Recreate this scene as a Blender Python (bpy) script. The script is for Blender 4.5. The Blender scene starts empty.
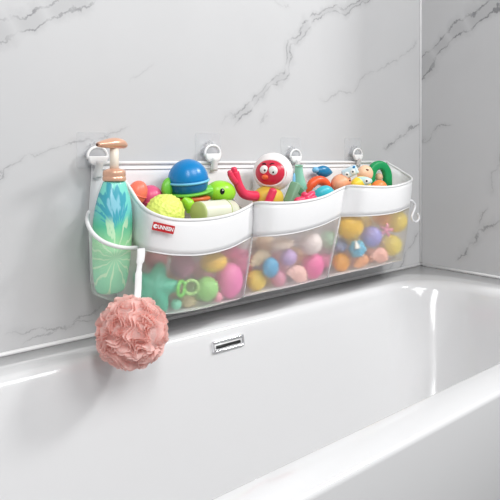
import bpy, bmesh, math, random
from mathutils import Vector, Matrix, Euler, noise
random.seed(7)
PI = math.pi
S = bpy.context.scene
COL = S.collection

# ------------------------------------------------------------------ camera
F = 600.0
YAW = math.atan(700.0/600.0)            # angle between the view axis and the long wall
CAM = Vector((0, -0.988, 0.33))         # z = 0 is the deck of the tub, y = 0 the long wall
FX, FY = math.cos(YAW), math.sin(YAW)
RX, RY = math.sin(YAW), -math.cos(YAW)

def P(u, v, y):
    "point of the plane at distance |y| from the long wall, seen at (u, v) of the photograph"
    t = (u-250)/F
    d = (y-CAM.y)/(FY+t*RY)
    return Vector((CAM.x+d*(FX+t*RX), y, CAM.z-(v-150)*d/F))

def M(u, y):
    "metres per photograph pixel there"
    t = (u-250)/F
    return (y-CAM.y)/(FY+t*RY)/F

def toward(p):
    return (CAM-p).normalized()

cd = bpy.data.cameras.new('camera')
cam = bpy.data.objects.new('camera', cd)
COL.objects.link(cam)
cam.location = CAM
cam.rotation_euler = (PI/2, 0, -(PI/2-YAW))
cd.sensor_width = 36
cd.lens = 36*F/500
cd.shift_y = -0.2
cd.clip_start = 0.01
S.camera = cam

# ------------------------------------------------------------------ materials
def new_mat(name):
    m = bpy.data.materials.new(name)
    m.use_nodes = True
    nt = m.node_tree
    b = nt.nodes['Principled BSDF']
    return m, nt, b

def lin(c):
    return tuple(((x/12.92) if x <= 0.04045 else ((x+0.055)/1.055)**2.4) for x in c)

def rgb(r, g, b):
    return lin((r/255, g/255, b/255))+(1,)

def plastic(name, col, rough=0.35, var=0.05, sss=0.0, bump=0.0, bscale=60, coat=0.0, metal=0.0):
    m, nt, b = new_mat(name)
    n = nt.nodes.new('ShaderNodeTexNoise'); n.inputs['Scale'].default_value = 35
    tc = nt.nodes.new('ShaderNodeTexCoord')
    nt.links.new(tc.outputs['Object'], n.inputs['Vector'])
    mx = nt.nodes.new('ShaderNodeMix'); mx.data_type = 'RGBA'
    mx.inputs[6].default_value = tuple(c*(1-var) for c in col[:3])+(1,)
    mx.inputs[7].default_value = tuple(min(1, c*(1+var)) for c in col[:3])+(1,)
    nt.links.new(n.outputs['Fac'], mx.inputs[0])
    nt.links.new(mx.outputs[2], b.inputs['Base Color'])
    b.inputs['Roughness'].default_value = rough
    b.inputs['Metallic'].default_value = metal
    b.inputs['Coat Weight'].default_value = coat
    if sss:
        b.inputs['Subsurface Weight'].default_value = sss
        b.inputs['Subsurface Radius'].default_value = (1, .6, .5)
        b.inputs['Subsurface Scale'].default_value = 0.01
    if bump:
        n2 = nt.nodes.new('ShaderNodeTexVoronoi'); n2.inputs['Scale'].default_value = bscale
        nt.links.new(tc.outputs['Object'], n2.inputs['Vector'])
        bp = nt.nodes.new('ShaderNodeBump'); bp.inputs['Strength'].default_value = bump
        bp.inputs['Distance'].default_value = 0.004
        nt.links.new(n2.outputs['Distance'], bp.inputs['Height'])
        nt.links.new(bp.outputs['Normal'], b.inputs['Normal'])
    return m

def fabric(name, col, transp=0.0, transl=0.4, weave=900, bump=0.25, frost=0.0):
    m, nt, b = new_mat(name)
    out = nt.nodes['Material Output']
    nt.nodes.remove(b)
    tc = nt.nodes.new('ShaderNodeTexCoord')
    w = nt.nodes.new('ShaderNodeTexNoise'); w.inputs['Scale'].default_value = weave
    nt.links.new(tc.outputs['Object'], w.inputs['Vector'])
    bp = nt.nodes.new('ShaderNodeBump'); bp.inputs['Strength'].default_value = bump
    bp.inputs['Distance'].default_value = 0.001
    nt.links.new(w.outputs['Fac'], bp.inputs['Height'])
    df = nt.nodes.new('ShaderNodeBsdfDiffuse'); df.inputs['Color'].default_value = col
    nt.links.new(bp.outputs['Normal'], df.inputs['Normal'])
    tl = nt.nodes.new('ShaderNodeBsdfTranslucent'); tl.inputs['Color'].default_value = col
    mx = nt.nodes.new('ShaderNodeMixShader'); mx.inputs[0].default_value = transl
    nt.links.new(df.outputs[0], mx.inputs[1]); nt.links.new(tl.outputs[0], mx.inputs[2])
    last = mx
    if transp > 0:
        tr = nt.nodes.new('ShaderNodeBsdfTransparent')
        m2 = nt.nodes.new('ShaderNodeMixShader'); m2.inputs[0].default_value = transp
        nt.links.new(mx.outputs[0], m2.inputs[1]); nt.links.new(tr.outputs[0], m2.inputs[2])
        last = m2
        if frost:
            rf = nt.nodes.new('ShaderNodeBsdfRefraction'); rf.inputs['IOR'].default_value = 1.12
            rf.inputs['Roughness'].default_value = .6
            m3 = nt.nodes.new('ShaderNodeMixShader'); m3.inputs[0].default_value = frost
            nt.links.new(m2.outputs[0], m3.inputs[1]); nt.links.new(rf.outputs[0], m3.inputs[2])
            last = m3
    nt.links.new(last.outputs[0], out.inputs['Surface'])
    return m

def math_node(nt, op, a, b=None, c=None, clamp=False):
    n = nt.nodes.new('ShaderNodeMath'); n.operation = op; n.use_clamp = clamp
    for i, x in enumerate((a, b, c)):
        if x is None: continue
        if isinstance(x, (int, float)): n.inputs[i].default_value = x
        else: nt.links.new(x, n.inputs[i])
    return n.outputs[0]

def maprange(nt, v, a, b, c=0.0, d=1.0):
    n = nt.nodes.new('ShaderNodeMapRange'); n.interpolation_type = 'SMOOTHSTEP'
    nt.links.new(v, n.inputs[0])
    for i, x in enumerate((a, b, c, d)): n.inputs[i+1].default_value = x
    return n.outputs[0]

def marble(name, veins, horiz, base=0.80):
    """white porcelain marble; veins: (p, q, width, strength, doubled) in metres of the wall's own plane"""
    m, nt, b = new_mat(name)
    geo = nt.nodes.new('ShaderNodeNewGeometry')
    sep = nt.nodes.new('ShaderNodeSeparateXYZ')
    nt.links.new(geo.outputs['Position'], sep.inputs[0])
    X = sep.outputs[horiz]; Z = sep.outputs[2]
    def nz(scale, detail=3.0, rough=.6):
        n = nt.nodes.new('ShaderNodeTexNoise'); n.inputs['Scale'].default_value = scale
        n.inputs['Detail'].default_value = detail; n.inputs['Roughness'].default_value = rough
        nt.links.new(geo.outputs['Position'], n.inputs['Vector'])
        return math_node(nt, 'SUBTRACT', n.outputs['Fac'], 0.5)
    wob = math_node(nt, 'ADD', math_node(nt, 'MULTIPLY', nz(7, 2), 0.10), math_node(nt, 'MULTIPLY', nz(38, 4, .7), 0.035))
    brk = nz(22, 3)
    total = None
    for (p, q, w, s, dbl) in veins:
        dx, dz = q[0]-p[0], q[1]-p[1]
        L = math.hypot(dx, dz); dx /= L; dz /= L
        ux = math_node(nt, 'SUBTRACT', X, p[0]); uz = math_node(nt, 'SUBTRACT', Z, p[1])
        al = math_node(nt, 'ADD', math_node(nt, 'MULTIPLY', ux, dx), math_node(nt, 'MULTIPLY', uz, dz))
        pe = math_node(nt, 'SUBTRACT', math_node(nt, 'MULTIPLY', uz, dx), math_node(nt, 'MULTIPLY', ux, dz))
        pe = math_node(nt, 'ABSOLUTE', math_node(nt, 'ADD', pe, wob))
        if dbl:
            fill = math_node(nt, 'MULTIPLY', maprange(nt, pe, dbl*1.3, dbl*.7), 0.26)
            pe = math_node(nt, 'ABSOLUTE', math_node(nt, 'SUBTRACT', pe, dbl))
        line = maprange(nt, pe, w, w*.1)
        line = math_node(nt, 'MULTIPLY', line, maprange(nt, brk, -.16, .08, .45, 1))
        halo = math_node(nt, 'MULTIPLY', maprange(nt, pe, w*5, 0), 0.20)
        line = math_node(nt, 'MAXIMUM', line, halo)
        if dbl: line = math_node(nt, 'MAXIMUM', line, fill)
        ends = math_node(nt, 'MULTIPLY', maprange(nt, al, -.01, .02), maprange(nt, al, L+.01, L-.02))
        line = math_node(nt, 'MULTIPLY', math_node(nt, 'MULTIPLY', line, ends), s)
        total = line if total is None else math_node(nt, 'MAXIMUM', total, line)
    cl = math_node(nt, 'ADD', math_node(nt, 'MULTIPLY', nz(5, 4), 0.05), base)
    comb = nt.nodes.new('ShaderNodeCombineColor')
    nt.links.new(cl, comb.inputs[0]); nt.links.new(cl, comb.inputs[1])
    nt.links.new(math_node(nt, 'ADD', cl, 0.005), comb.inputs[2])
    mx = nt.nodes.new('ShaderNodeMix'); mx.data_type = 'RGBA'
    nt.links.new(total, mx.inputs[0]); nt.links.new(comb.outputs[0], mx.inputs[6])
    mx.inputs[7].default_value = (.22, .22, .23, 1)
    nt.links.new(mx.outputs[2], b.inputs['Base Color'])
    b.inputs['Roughness'].default_value = 0.38
    b.inputs['Specular IOR Level'].default_value = 0.35
    return m

def film_mat(name, op, col=(1, 1, 1, 1), rough=.15):
    m, nt, b = new_mat(name)
    b.inputs['Base Color'].default_value = col
    b.inputs['Roughness'].default_value = rough
    b.inputs['Alpha'].default_value = op
    return m

WHITE_CLOTH = fabric('white_fabric', (.95, .95, .955, 1), 0, .10)
BACK_CLOTH = fabric('back_fabric', (.94, .94, .95, 1), 0, .15)
PIPING = fabric('piping_fabric', (.95, .95, .95, 1), 0, .2)
MESH_CLOTH = fabric('frosted_mesh', (.99, .985, .98, 1), .70, .5, frost=.22)
POCKET_MESH = fabric('pale_mesh', (.92, .97, .94, 1), .80, .5)
WHITE_PLASTIC = plastic('white_plastic', (.92, .92, .92, 1), .25)

# ------------------------------------------------------------------ mesh helpers
def link(name, me, mat, parent=None, loc=None, smooth=True):
    o = bpy.data.objects.new(name, me)
    COL.objects.link(o)
    if mat is not None: me.materials.append(mat)
    for p in me.polygons: p.use_smooth = smooth
    if parent is not None:
        root = Vector((0, 0, 0)); q = parent
        while q is not None:
            root = root+q.location; q = q.parent
        me.transform(Matrix.Translation(-root))
        o.parent = parent
    elif loc is not None:
        me.transform(Matrix.Translation(-Vector(loc)))
        o.location = loc
    return o

def mesh_from(verts, faces):
    me = bpy.data.meshes.new('mesh')
    me.from_pydata([tuple(v) for v in verts], [], faces)
    me.update()
    return me

class MB:
    "collects shapes that belong to one part"
    def __init__(s): s.v = []; s.f = []
    def add(s, verts, faces):
        k = len(s.v); s.v += [Vector(v) for v in verts]
        s.f += [tuple(i+k for i in f) for f in faces]
        return s
    def grid(s, rows, cu=False, cv=False):
        n = len(rows[0]); m = len(rows); fs = []
        for i in range(m if cv else m-1):
            for j in range(n if cu else n-1):
                a, b2 = i, (i+1) % m; c, d = j, (j+1) % n
                fs.append((a*n+c, a*n+d, b2*n+d, b2*n+c))
        return s.add([p for r in rows for p in r], fs)
    def ell(s, c, r, rot=None, nu=28, nv=16, fn=None):
        c = Vector(c); R = rot if rot is not None else Matrix.Identity(3)
        if isinstance(r, (int, float)): r = (r, r, r)
        vs = [None]*0; fs = []
        vs.append(Vector((0, 0, -1)))
        for i in range(1, nv):
            th = -PI/2+PI*i/nv
            for j in range(nu):
                ph = 2*PI*j/nu
                vs.append(Vector((math.cos(th)*math.cos(ph), math.cos(th)*math.sin(ph), math.sin(th))))
        vs.append(Vector((0, 0, 1)))
        for j in range(nu):
            fs.append((0, 1+(j+1) % nu, 1+j))
            k = 1+(nv-2)*nu
            fs.append((k+j, k+(j+1) % nu, len(vs)-1))
        for i in range(nv-2):
            for j in range(nu):
                a = 1+i*nu
                fs.append((a+j, a+(j+1) % nu, a+nu+(j+1) % nu, a+nu+j))
        out = []
        for v in vs:
            k = fn(v) if fn else 1.0
            out.append(c+R @ Vector((v.x*r[0]*k, v.y*r[1]*k, v.z*r[2]*k)))
        return s.add(out, fs)
    def lathe(s, prof, origin, rot=None, n=36, sq=(1, 1), fn=None):
        "prof: (radius, height) from bottom to top"
        o = Vector(origin); R = rot if rot is not None else Matrix.Identity(3)
        rows = []
        for (r, h) in prof:
            row = []
            for j in range(n):
                a = 2*PI*j/n
                k = fn(a, h) if fn else 1
                row.append(o+R @ Vector((r*k*math.cos(a)*sq[0], r*k*math.sin(a)*sq[1], h)))
            rows.append(row)
        s.grid(rows, cu=True)
        k = len(s.v)-n*len(prof)
        if prof[0][0] > 1e-5: s.f.append(tuple(reversed(range(k, k+n))))
        if prof[-1][0] > 1e-5: s.f.append(tuple(range(len(s.v)-n, len(s.v))))
        return s
    def tube(s, pts, r, n=8, closed=False, caps=True):
        pts = [Vector(p) for p in pts]; N = len(pts)
        rs = r if isinstance(r, (list, tuple)) else [r]*N
        up = None; rows = []
        for i in range(N):
            a = pts[(i-1) % N] if (closed or i > 0) else pts[i]
            b = pts[(i+1) % N] if (closed or i < N-1) else pts[i]
            t = (b-a).normalized()
            if up is None:
                up = Vector((0, 0, 1)) if abs(t.z) < .9 else Vector((1, 0, 0))
            sd = t.cross(up).normalized(); up = sd.cross(t).normalized()
            rows.append([pts[i]+(sd*math.cos(2*PI*j/n)+up*math.sin(2*PI*j/n))*rs[i] for j in range(n)])
        k = len(s.v)
        s.grid(rows, cu=True, cv=closed)
        if caps and not closed:
            s.f.append(tuple(reversed(range(k, k+n)))); s.f.append(tuple(range(len(s.v)-n, len(s.v))))
        return s
    def box(s, c, h, rot=None):
        c = Vector(c); R = rot if rot is not None else Matrix.Identity(3)
        vs = [c+R @ Vector((x*h[0], y*h[1], z*h[2])) for x in (-1, 1) for y in (-1, 1) for z in (-1, 1)]
        return s.add(vs, [(0, 1, 3, 2), (4, 6, 7, 5), (0, 4, 5, 1), (2, 3, 7, 6), (0, 2, 6, 4), (1, 5, 7, 3)])
    def prism(s, outline, o, ex, ey, ez, t):
        "outline in (ex, ey), thickness t along ez, centred"
        n = len(outline)
        vs = [o+ex*a+ey*b-ez*t/2 for a, b in outline]+[o+ex*a+ey*b+ez*t/2 for a, b in outline]
        fs = [tuple(reversed(range(n))), tuple(range(n, 2*n))]
        fs += [(i, (i+1) % n, n+(i+1) % n, n+i) for i in range(n)]
        return s.add(vs, fs)
    def build(s, name, mat, parent=None, loc=None, smooth=True, bevel=0, seg=2, solid=0, sub=0):
        me = mesh_from(s.v, s.f)
        bm = bmesh.new(); bm.from_mesh(me)
        if not solid: bmesh.ops.recalc_face_normals(bm, faces=bm.faces)
        bm.to_mesh(me); bm.free()
        o = link(name, me, mat, parent, loc, smooth)
        if solid:
            md = o.modifiers.new('thickness', 'SOLIDIFY'); md.thickness = solid; md.offset = 0
        if bevel:
            md = o.modifiers.new('bevel', 'BEVEL'); md.width = bevel; md.segments = seg; md.limit_method = 'ANGLE'
            md.angle_limit = math.radians(40)
        if sub:
            md = o.modifiers.new('subdivision', 'SUBSURF'); md.levels = sub; md.render_levels = sub
        return o

def tag(o, label, cat, group=None):
    o['label'] = label; o['category'] = cat
    if group: o['group'] = group
    return o

def thing(name, label, cat, loc, group=None):
    o = bpy.data.objects.new(name, None); COL.objects.link(o)
    o.empty_display_size = .02
    o.location = loc
    return tag(o, label, cat, group)

def structure(o):
    o['kind'] = 'structure'; return o

def frame_from(z, x=None):
    "rotation whose third axis is z"
    z = Vector(z).normalized()
    x = Vector(x) if x is not None else (Vector((0, 0, 1)) if abs(z.z) < .9 else Vector((1, 0, 0)))
    y = z.cross(x).normalized(); x = y.cross(z).normalized()
    return Matrix((x, y, z)).transposed()

def catmull(pts, sub):
    pts = [Vector(p) for p in pts]; out = []
    for i in range(len(pts)-1):
        p0 = pts[max(i-1, 0)]; p1 = pts[i]; p2 = pts[i+1]; p3 = pts[min(i+2, len(pts)-1)]
        for k in range(sub):
            t = k/sub
            out.append(.5*((2*p1)+(p2-p0)*t+(2*p0-5*p1+4*p2-p3)*t*t+(3*p1-p0-3*p2+p3)*t**3))
    out.append(pts[-1]); return out

# ------------------------------------------------------------------ the room
XR = 1.49       # right wall
FLOOR = -0.56
def bw(u, v): p = P(u, v, 0); return (p.x, p.z)
def rw(u, v):
    t = (u-250)/F
    d = XR/(FX+t*RX)
    return (CAM.y+d*(FY+t*RY), CAM.z-(v-150)*d/F)
BV = []
def chain(fn, lst, pts, w, s, dbl=0):
    for a, c in zip(pts, pts[1:]): lst.append((fn(*a), fn(*c), w, s, dbl))
chain(bw, BV, [(-30, 46), (12, 24), (45, 11), (92, -4)], .0038, .8, .014)
chain(bw, BV, [(233, 122), (252, 104), (270, 84), (284, 64), (292, 43), (312, 25), (340, 12), (372, -6)], .0034, .80, .0065)
chain(bw, BV, [(318, 96), (352, 90), (376, 74), (398, 58), (420, 42)], .0035, .38)
chain(bw, BV, [(384, 150), (402, 136), (420, 122)], .0045, .75)
chain(bw, BV, [(-10, 181), (30, 160), (62, 148), (95, 136), (127, 124)], .0022, .55)
chain(bw, BV, [(5, 338), (40, 330), (72, 322), (102, 302)], .0030, .55)
chain(bw, BV, [(22, 350), (60, 326), (96, 318)], .0024, .45)
chain(bw, BV, [(398, 272), (408, 252), (419, 228)], .0045, .6)
chain(bw, BV, [(386, 276), (394, 262)], .004, .7)
chain(bw, BV, [(262, 128), (268, 112)], .003, .35)
chain(bw, BV, [(262, -4), (290, 12)], .002, .3)
chain(bw, BV, [(222, 125), (246, 108)], .003, .3)
chain(bw, BV, [(128, 80), (152, 62)], .002, .25)
RV = []
chain(rw, RV, [(414, 76), (432, 52), (448, 36), (466, 22), (512, -6)], .0048, .9, .015)
chain(rw, RV, [(419, 142), (432, 132), (452, 126)], .003, .6)
chain(rw, RV, [(458, 262), (468, 246), (481, 234), (500, 222), (515, 214)], .0045, .75)
chain(rw, RV, [(480, 230), (487, 206)], .003, .55)
chain(rw, RV, [(492, 196), (499, 168), (504, 140)], .005, .45)
WALL_B = marble('marble_back', BV, 0, .60)
WALL_R = marble('marble_right', RV, 1, .60)
structure(MB().box((.395, .05, .57), (1.2, .05, 1.13)).build('wall_back', WALL_B, smooth=False))
structure(MB().box((XR+.05, -.20, .57), (.05, .20, 1.13)).build('wall_right', WALL_R, smooth=False))
structure(MB().box((.395, -1.5, FLOOR-.02), (2.2, 1.6, .02)).build('floor', plastic('floor_tile', (.30, .30, .30, 1), .4), smooth=False))
CAULK = plastic('white_caulk', (.86, .86, .86, 1), .35)
structure(MB().tube([(-.8, -.0022, .003), (XR-.004, -.0022, .003)], .0036, 10).build('trim_1', CAULK))
structure(MB().tube([(XR-.0022, -.004, .003), (XR-.0022, -.399, .003)], .0036, 10).build('trim_2', CAULK))
structure(MB().tube([(XR-.0018, -.0018, .008), (XR-.0018, -.0018, 1.69)], .0030, 10).build('trim_3', CAULK))

# ------------------------------------------------------------------ bathtub
ACRYLIC, nt, b = new_mat('white_acrylic')
b.inputs['Base Color'].default_value = (.75, .75, .755, 1)
b.inputs['Roughness'].default_value = .12
b.inputs['Coat Weight'].default_value = .3
b.inputs['Coat Roughness'].default_value = .05
nz = nt.nodes.new('ShaderNodeTexNoise'); nz.inputs['Scale'].default_value = 3
mr = nt.nodes.new('ShaderNodeMapRange'); mr.inputs[3].default_value = .08; mr.inputs[4].default_value = .16
nt.links.new(nz.outputs['Fac'], mr.inputs[0]); nt.links.new(mr.outputs[0], b.inputs['Roughness'])

def rrect(x0, x1, y0, y1, r, z, k=10):
    pts = []
    for cx, cy, a0 in ((x1-r, y1-r, 0), (x0+r, y1-r, PI/2), (x0+r, y0+r, PI), (x1-r, y0+r, 1.5*PI)):
        for i in range(k+1):
            a = a0+PI/2*i/k
            pts.append(Vector((cx+r*math.cos(a), cy+r*math.sin(a), z)))
    return pts
OX0, OX1, OY0, OY1 = -.45, XR-.002, -.589, -.002
IX0, IX1, IY0, IY1 = -.33, 1.378, -.536, -.085
rings = [rrect(OX0+.03, OX1-.0, OY0+.16, OY1, .012, FLOOR),
         rrect(OX0, OX1, OY0+.095, OY1, .012, -.30), rrect(OX0, OX1, OY0, OY1, .012, -.007),
         rrect(OX0+.001, OX1-.001, OY0+.0006, OY1-.0005, .012, -.0034), rrect(OX0+.002, OX1-.001, OY0+.0021, OY1-.001, .012, -.001),
         rrect(OX0+.006, OX1-.002, OY0+.0055, OY1-.002, .012, 0)]
for k, (ins, z) in enumerate([(0, 0), (.004, -.0008), (.009, -.004), (.013, -.009), (.016, -.018), (.022, -.05), (.034, -.12), (.05, -.20),
                              (.068, -.28), (.088, -.345), (.115, -.39), (.15, -.412), (.19, -.42)]):
    ix = ins*1.7
    r = .13+ins*.6
    rings.append(rrect(IX0+ix*1.6, IX1-ix, IY0+ins*.6, IY1-ins, min(r, .17), z))
mb = MB().grid(rings, cu=True)
n = len(rings[0])
mb.f.append(tuple(range(len(mb.v)-n, len(mb.v))))
mb.f.append(tuple(reversed(range(n))))
tub = thing('bathtub', 'glossy white bathtub with a flat front rim along the marble wall', 'bathtub', (.5, -.3, FLOOR))
mb.build('tub_shell', ACRYLIC, tub)
CHROME = plastic('chrome', (.88, .88, .9, 1), .10, .02, metal=1)
DARK = plastic('dark_slot', (.01, .01, .01, 1), .5)
oc = P(228, 343.5, -.105)
sl = Vector((0, -.013/.05, -1)).normalized()                # down the inner wall
on = Vector((0, -1, .15)).normalized()
ox = Vector((1, 0, 0)); oy = on.cross(ox).normalized()
def stadium(w, h, r, k=6):
    pts = []
    for cx, cy, a0 in ((w-r, h-r, 0), (-w+r, h-r, PI/2), (-w+r, -h+r, PI), (w-r, -h+r, 1.5*PI)):
        for i in range(k+1):
            a = a0+PI/2*i/k
            pts.append((cx+r*math.cos(a), cy+r*math.sin(a)))
    return pts
oc = oc+on*.0005
pl = MB()
outer = stadium(.037, .0105, .003); inner = stadium(.0335, .0065, .0025)
def ring_pts(o2, d): return [oc+ox*a+oy*c+on*d for a, c in o2]
pl.grid([ring_pts(outer, -.004), ring_pts(outer, .003), ring_pts(stadium(.036, .0095, .003), .004), ring_pts(stadium(.0345, .0075, .0025), .004), ring_pts(inner, .003), ring_pts(inner, -.002)], cu=True)
ovp = pl.build('overflow_plate', CHROME, tub); ovp['label'] = 'chrome overflow plate'
MB().prism(stadium(.0335, .0065, .0025), oc-on*.001, ox, oy, on, .002).build('overflow_backplate', plastic('white_insert', (.85, .85, .85, 1), .2), ovp)
MB().prism(stadium(.029, .0028, .001), oc+on*.0008-oy*.0015, ox, oy, on, .0016).build('slot', DARK, ovp)

# ------------------------------------------------------------------ hanging organizer
W = lambda x, y, z: Vector((x, y, z))
org = thing('hanging_toy_organizer', 'white fabric and frosted mesh bath toy organizer with three pockets hung on the marble wall', 'toy organizer', P(240, 300, -.06))
cols1 = [[P(115, 168, -.014), P(117, 240, -.014), P(118, 297, -.014)],
         [P(129, 187, -.058), P(130, 243, -.058), P(126.5, 303, -.055)],
         [P(139.5, 203, -.092), P(138, 247.3, -.092), P(132, 308, -.085)],
         [P(152, 213, -.128), P(151, 251.5, -.127), P(150, 313, -.113)],
         [P(175, 219.5, -.146), P(175, 255, -.144), P(172, 313.5, -.128)],
         [P(205, 219.5, -.148), P(203, 254.5, -.146), P(200, 309, -.132)],
         [P(230, 215, -.138), P(228, 248.5, -.136), P(224, 303, -.123)],
         [P(246, 208, -.112), P(244.5, 240.5, -.11), P(237, 299.5, -.104)],
         [P(253, 203.5, -.092), P(252, 236.5, -.092), P(243, 297.2, -.088)]]
cols2 = [cols1[-1],
         [P(261, 202.6, -.118), P(259.5, 236.3, -.117), P(251, 295.3, -.106)],
         [P(278, 203.2, -.14), P(275.5, 235.5, -.138), P(268, 291.5, -.124)],
         [P(300, 202, -.145), P(297.5, 232.3, -.142), P(290, 287, -.128)],
         [P(322, 197.5, -.13), P(319.5, 226, -.128), P(312, 281.5, -.117)],
         [P(337, 190.6, -.104), P(334, 219.5, -.103), P(323, 278.8, -.098)],
         [P(345, 187, -.09), P(340, 216.5, -.09), P(327, 277.5, -.086)]]
cols3 = [cols2[-1],
         [P(352, 186, -.108), P(348.5, 216.3, -.107), P(336, 275.5, -.10)],
         [P(368, 186.8, -.134), P(364.5, 216, -.132), P(354, 271.5, -.118)],
         [P(388, 187, -.139), P(384, 214.5, -.136), P(375, 267, -.122)],
         [P(402, 184.5, -.122), P(398.5, 211.5, -.121), P(392, 262.5, -.11)],
         [P(412, 179.3, -.092), P(409, 207, -.092), P(402, 260, -.086)],
         [P(403, 172, -.05), W(1.322, -.05, .165), W(1.312, -.05, .052)],
         [P(387, 162.5, -.014), W(1.322, -.014, .165), W(1.312, -.014, .044)]]
def rows_of(cols, sub=8):
    return [catmull([c[k] for c in cols], sub) for k in range(3)]
def lerp_rows(a, b2, n, bul=0):
    out = []
    for i in range(n+1):
        t = i/n
        out.append([p.lerp(q, t)+Vector((0, -bul*math.sin(PI*t), 0)) for p, q in zip(a, b2)])
    return out
ctr_lines = []
for cols in (cols1, cols2, cols3):
    top, mid, bot = rows_of(cols)
    band = MB().grid(lerp_rows(top, mid, 6, .0015)).build('fabric_band', WHITE_CLOTH, org, solid=.0022)
    band['label'] = 'opaque white fabric band'
    body = MB().grid(lerp_rows(mid, bot, 12, .004))
    back = [W(p.x, -.010, p.z-.020) for p in bot]
    pm = body.build('mesh_pocket', MESH_CLOTH, org)
    pm['label'] = 'frosted see-through mesh pocket'
    MB().grid(lerp_rows(bot, back, 4)).build('base_panel', WHITE_CLOTH, pm)
    MB().tube(top, .0030, 8).build('rim_binding', PIPING, org)
    MB().tube([p+Vector((0, -.0012, 0)) for p in mid], .0012, 6).build('seam', PIPING, band)
    ctr_lines.append(bot)
    MB().tube(bot, .0008, 6).build('bottom_piping', MESH_CLOTH, pm)
# seams between the pockets and the dividers behind them
for c in (cols1[-1], cols2[-1]):
    MB().tube([c[0], c[1], c[1].lerp(c[2], .05), c[2]], [.0018, .0018, .0030, .0030], 8).build('seam_piping', PIPING, org)
    bk = [W(c[0].x+.012, -.010, c[0].z+.016), W(c[1].x+.012, -.010, c[1].z+.01)]
    rows = []
    for k in range(7):
        t = k/6
        rows.append([q.lerp(p, t)+Vector((0, 0, -.020*math.sin(PI*t)**.5 if j == 0 else 0)) for j, (p, q) in enumerate(zip(c[:2], bk))])
    MB().grid(rows).build('divider', fabric('divider_mesh', (.9, .9, .91, 1), .25, .4), org, solid=.001)
    MB().tube([r[0] for r in rows], .0022, 8).build('divider_binding', PIPING, org)
# back panel
pa, pb = P(92, 163, -.008), P(387, 162, -.008)
qa, qb = P(88.5, 216, -.008), P(392, 262, -.008)
bl = P(90.5, 284, -.008)
bagb = [p for l in ctr_lines for p in l]
def bagz(x):
    if x < P(118, 297, -.014).x: return bl.z
    return min(bagb, key=lambda p: abs(p.x-x)).z-.020
N = 40
rowsb = []
top = [pa.lerp(pb, i/N) for i in range(N+1)]
midr = [W(qa.x+(qb.x+.004-qa.x)*i/N, -.008, qa.z+(.20-qa.z)*i/N) for i in range(N+1)]
botr = [W(bl.x+(1.312-bl.x)*i/N, -.008, bagz(bl.x+(1.312-bl.x)*i/N)) for i in range(N+1)]
MB().grid(lerp_rows(top, midr, 4)+lerp_rows(midr, botr, 4)[1:]).build('back_panel', BACK_CLOTH, org, solid=.0025)
tb = MB()
tb.tube([p+Vector((0, -.002, 0)) for p in top], .0034, 8)
tb.tube([p+Vector((0, -.0025, -.011)) for p in top], .0012, 6)
tb.build('top_binding', PIPING, org)
# bottle side pocket
sp_top = [P(88.5, 212, -.012), P(87, 219, -.048), P(88.5, 226, -.082), P(94.5, 235, -.104), P(104, 242, -.113), P(116, 246.3, -.116), P(127, 247.8, -.108), P(136.5, 247.5, -.094)]
sp_bot = [P(91, 284, -.012), P(90.5, 288, -.048), P(92.5, 292.5, -.076), P(97, 296, -.090), P(105, 299, -.097), P(116, 302, -.098), P(125, 304.5, -.094), P(131.5, 307.5, -.087)]
st, sb = catmull(sp_top, 8), catmull(sp_bot, 8)
sp = MB().grid(lerp_rows(st, sb, 10, .003))
sp.grid(lerp_rows(sb, [W(max(p.x, bl.x+.004), -.010, p.z) for p in sb], 4))
spo = sp.build('side_pocket', POCKET_MESH, org); spo['label'] = 'small mesh side pocket holding the bottle'
MB().tube(st, .0034, 8).build('pocket_binding', PIPING, spo)
# logo tag on the first band
ta, tb_, tc_ = P(153.5, 221.4, -.1355), P(175.2, 226.2, -.1545), P(152.7, 229.2, -.1355)
tex = (tb_-ta); tey = (ta-tc_)
tw, th_ = tex.length, .0135
tex.normalize(); tn = tex.cross(tey).normalized(); tey = tn.cross(tex).normalized()
if tn.y > 0: tn = -tn
to = (ta+tb_)/2-tey*th_/2+tn*.002
LABEL_RED = plastic('label_red', rgb(200, 30, 38), .5)
TEXTW = plastic('label_white', (.95, .95, .95, 1), .5)
lb = MB().prism(stadium(tw/2, th_/2, .0008, 2), to, tex, tey, tn, .0016).build('brand_label', LABEL_RED, org, smooth=False)
lb['label'] = 'small red tag with white lettering'
fc = bpy.data.curves.new('lettering', 'FONT'); fc.body = 'UNNEEN'; fc.size = .0085; fc.extrude = .0002; fc.offset = .00025
fc.align_x = 'CENTER'; fc.align_y = 'CENTER'
fo = bpy.data.objects.new('lettering_source', fc); COL.objects.link(fo)
bpy.context.view_layer.update()
fm = bpy.data.meshes.new_from_object(fo.evaluated_get(bpy.context.evaluated_depsgraph_get()))
bpy.data.objects.remove(fo)
wd = max(v.co.x for v in fm.vertices)-min(v.co.x for v in fm.vertices)
sc_ = (tw*.70)/wd
RM = Matrix((tex*sc_, tey, tn)).transposed().to_4x4()
fm.transform(Matrix.Translation(to+tn*.0012+tex*tw*.10) @ RM)
link('lettering', fm, TEXTW, lb, smooth=False)
lg = MB()
circ = [(math.cos(2*PI*i/20)*.0036, math.sin(2*PI*i/20)*.0036) for i in range(20)]
lg.prism(circ, to+tn*.0010-tex*tw*.36, tex, tey, tn, .0006)
lgo = lg.build('logo_mark', TEXTW, lb, smooth=False)
MB().prism([(.0002, -.0013), (.0037, -.0004), (.0037, .0004), (.0002, .0013)], to+tn*.0014-tex*tw*.36, tex, tey, tn, .0006).build('logo_notch', LABEL_RED, lb, smooth=False)
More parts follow.
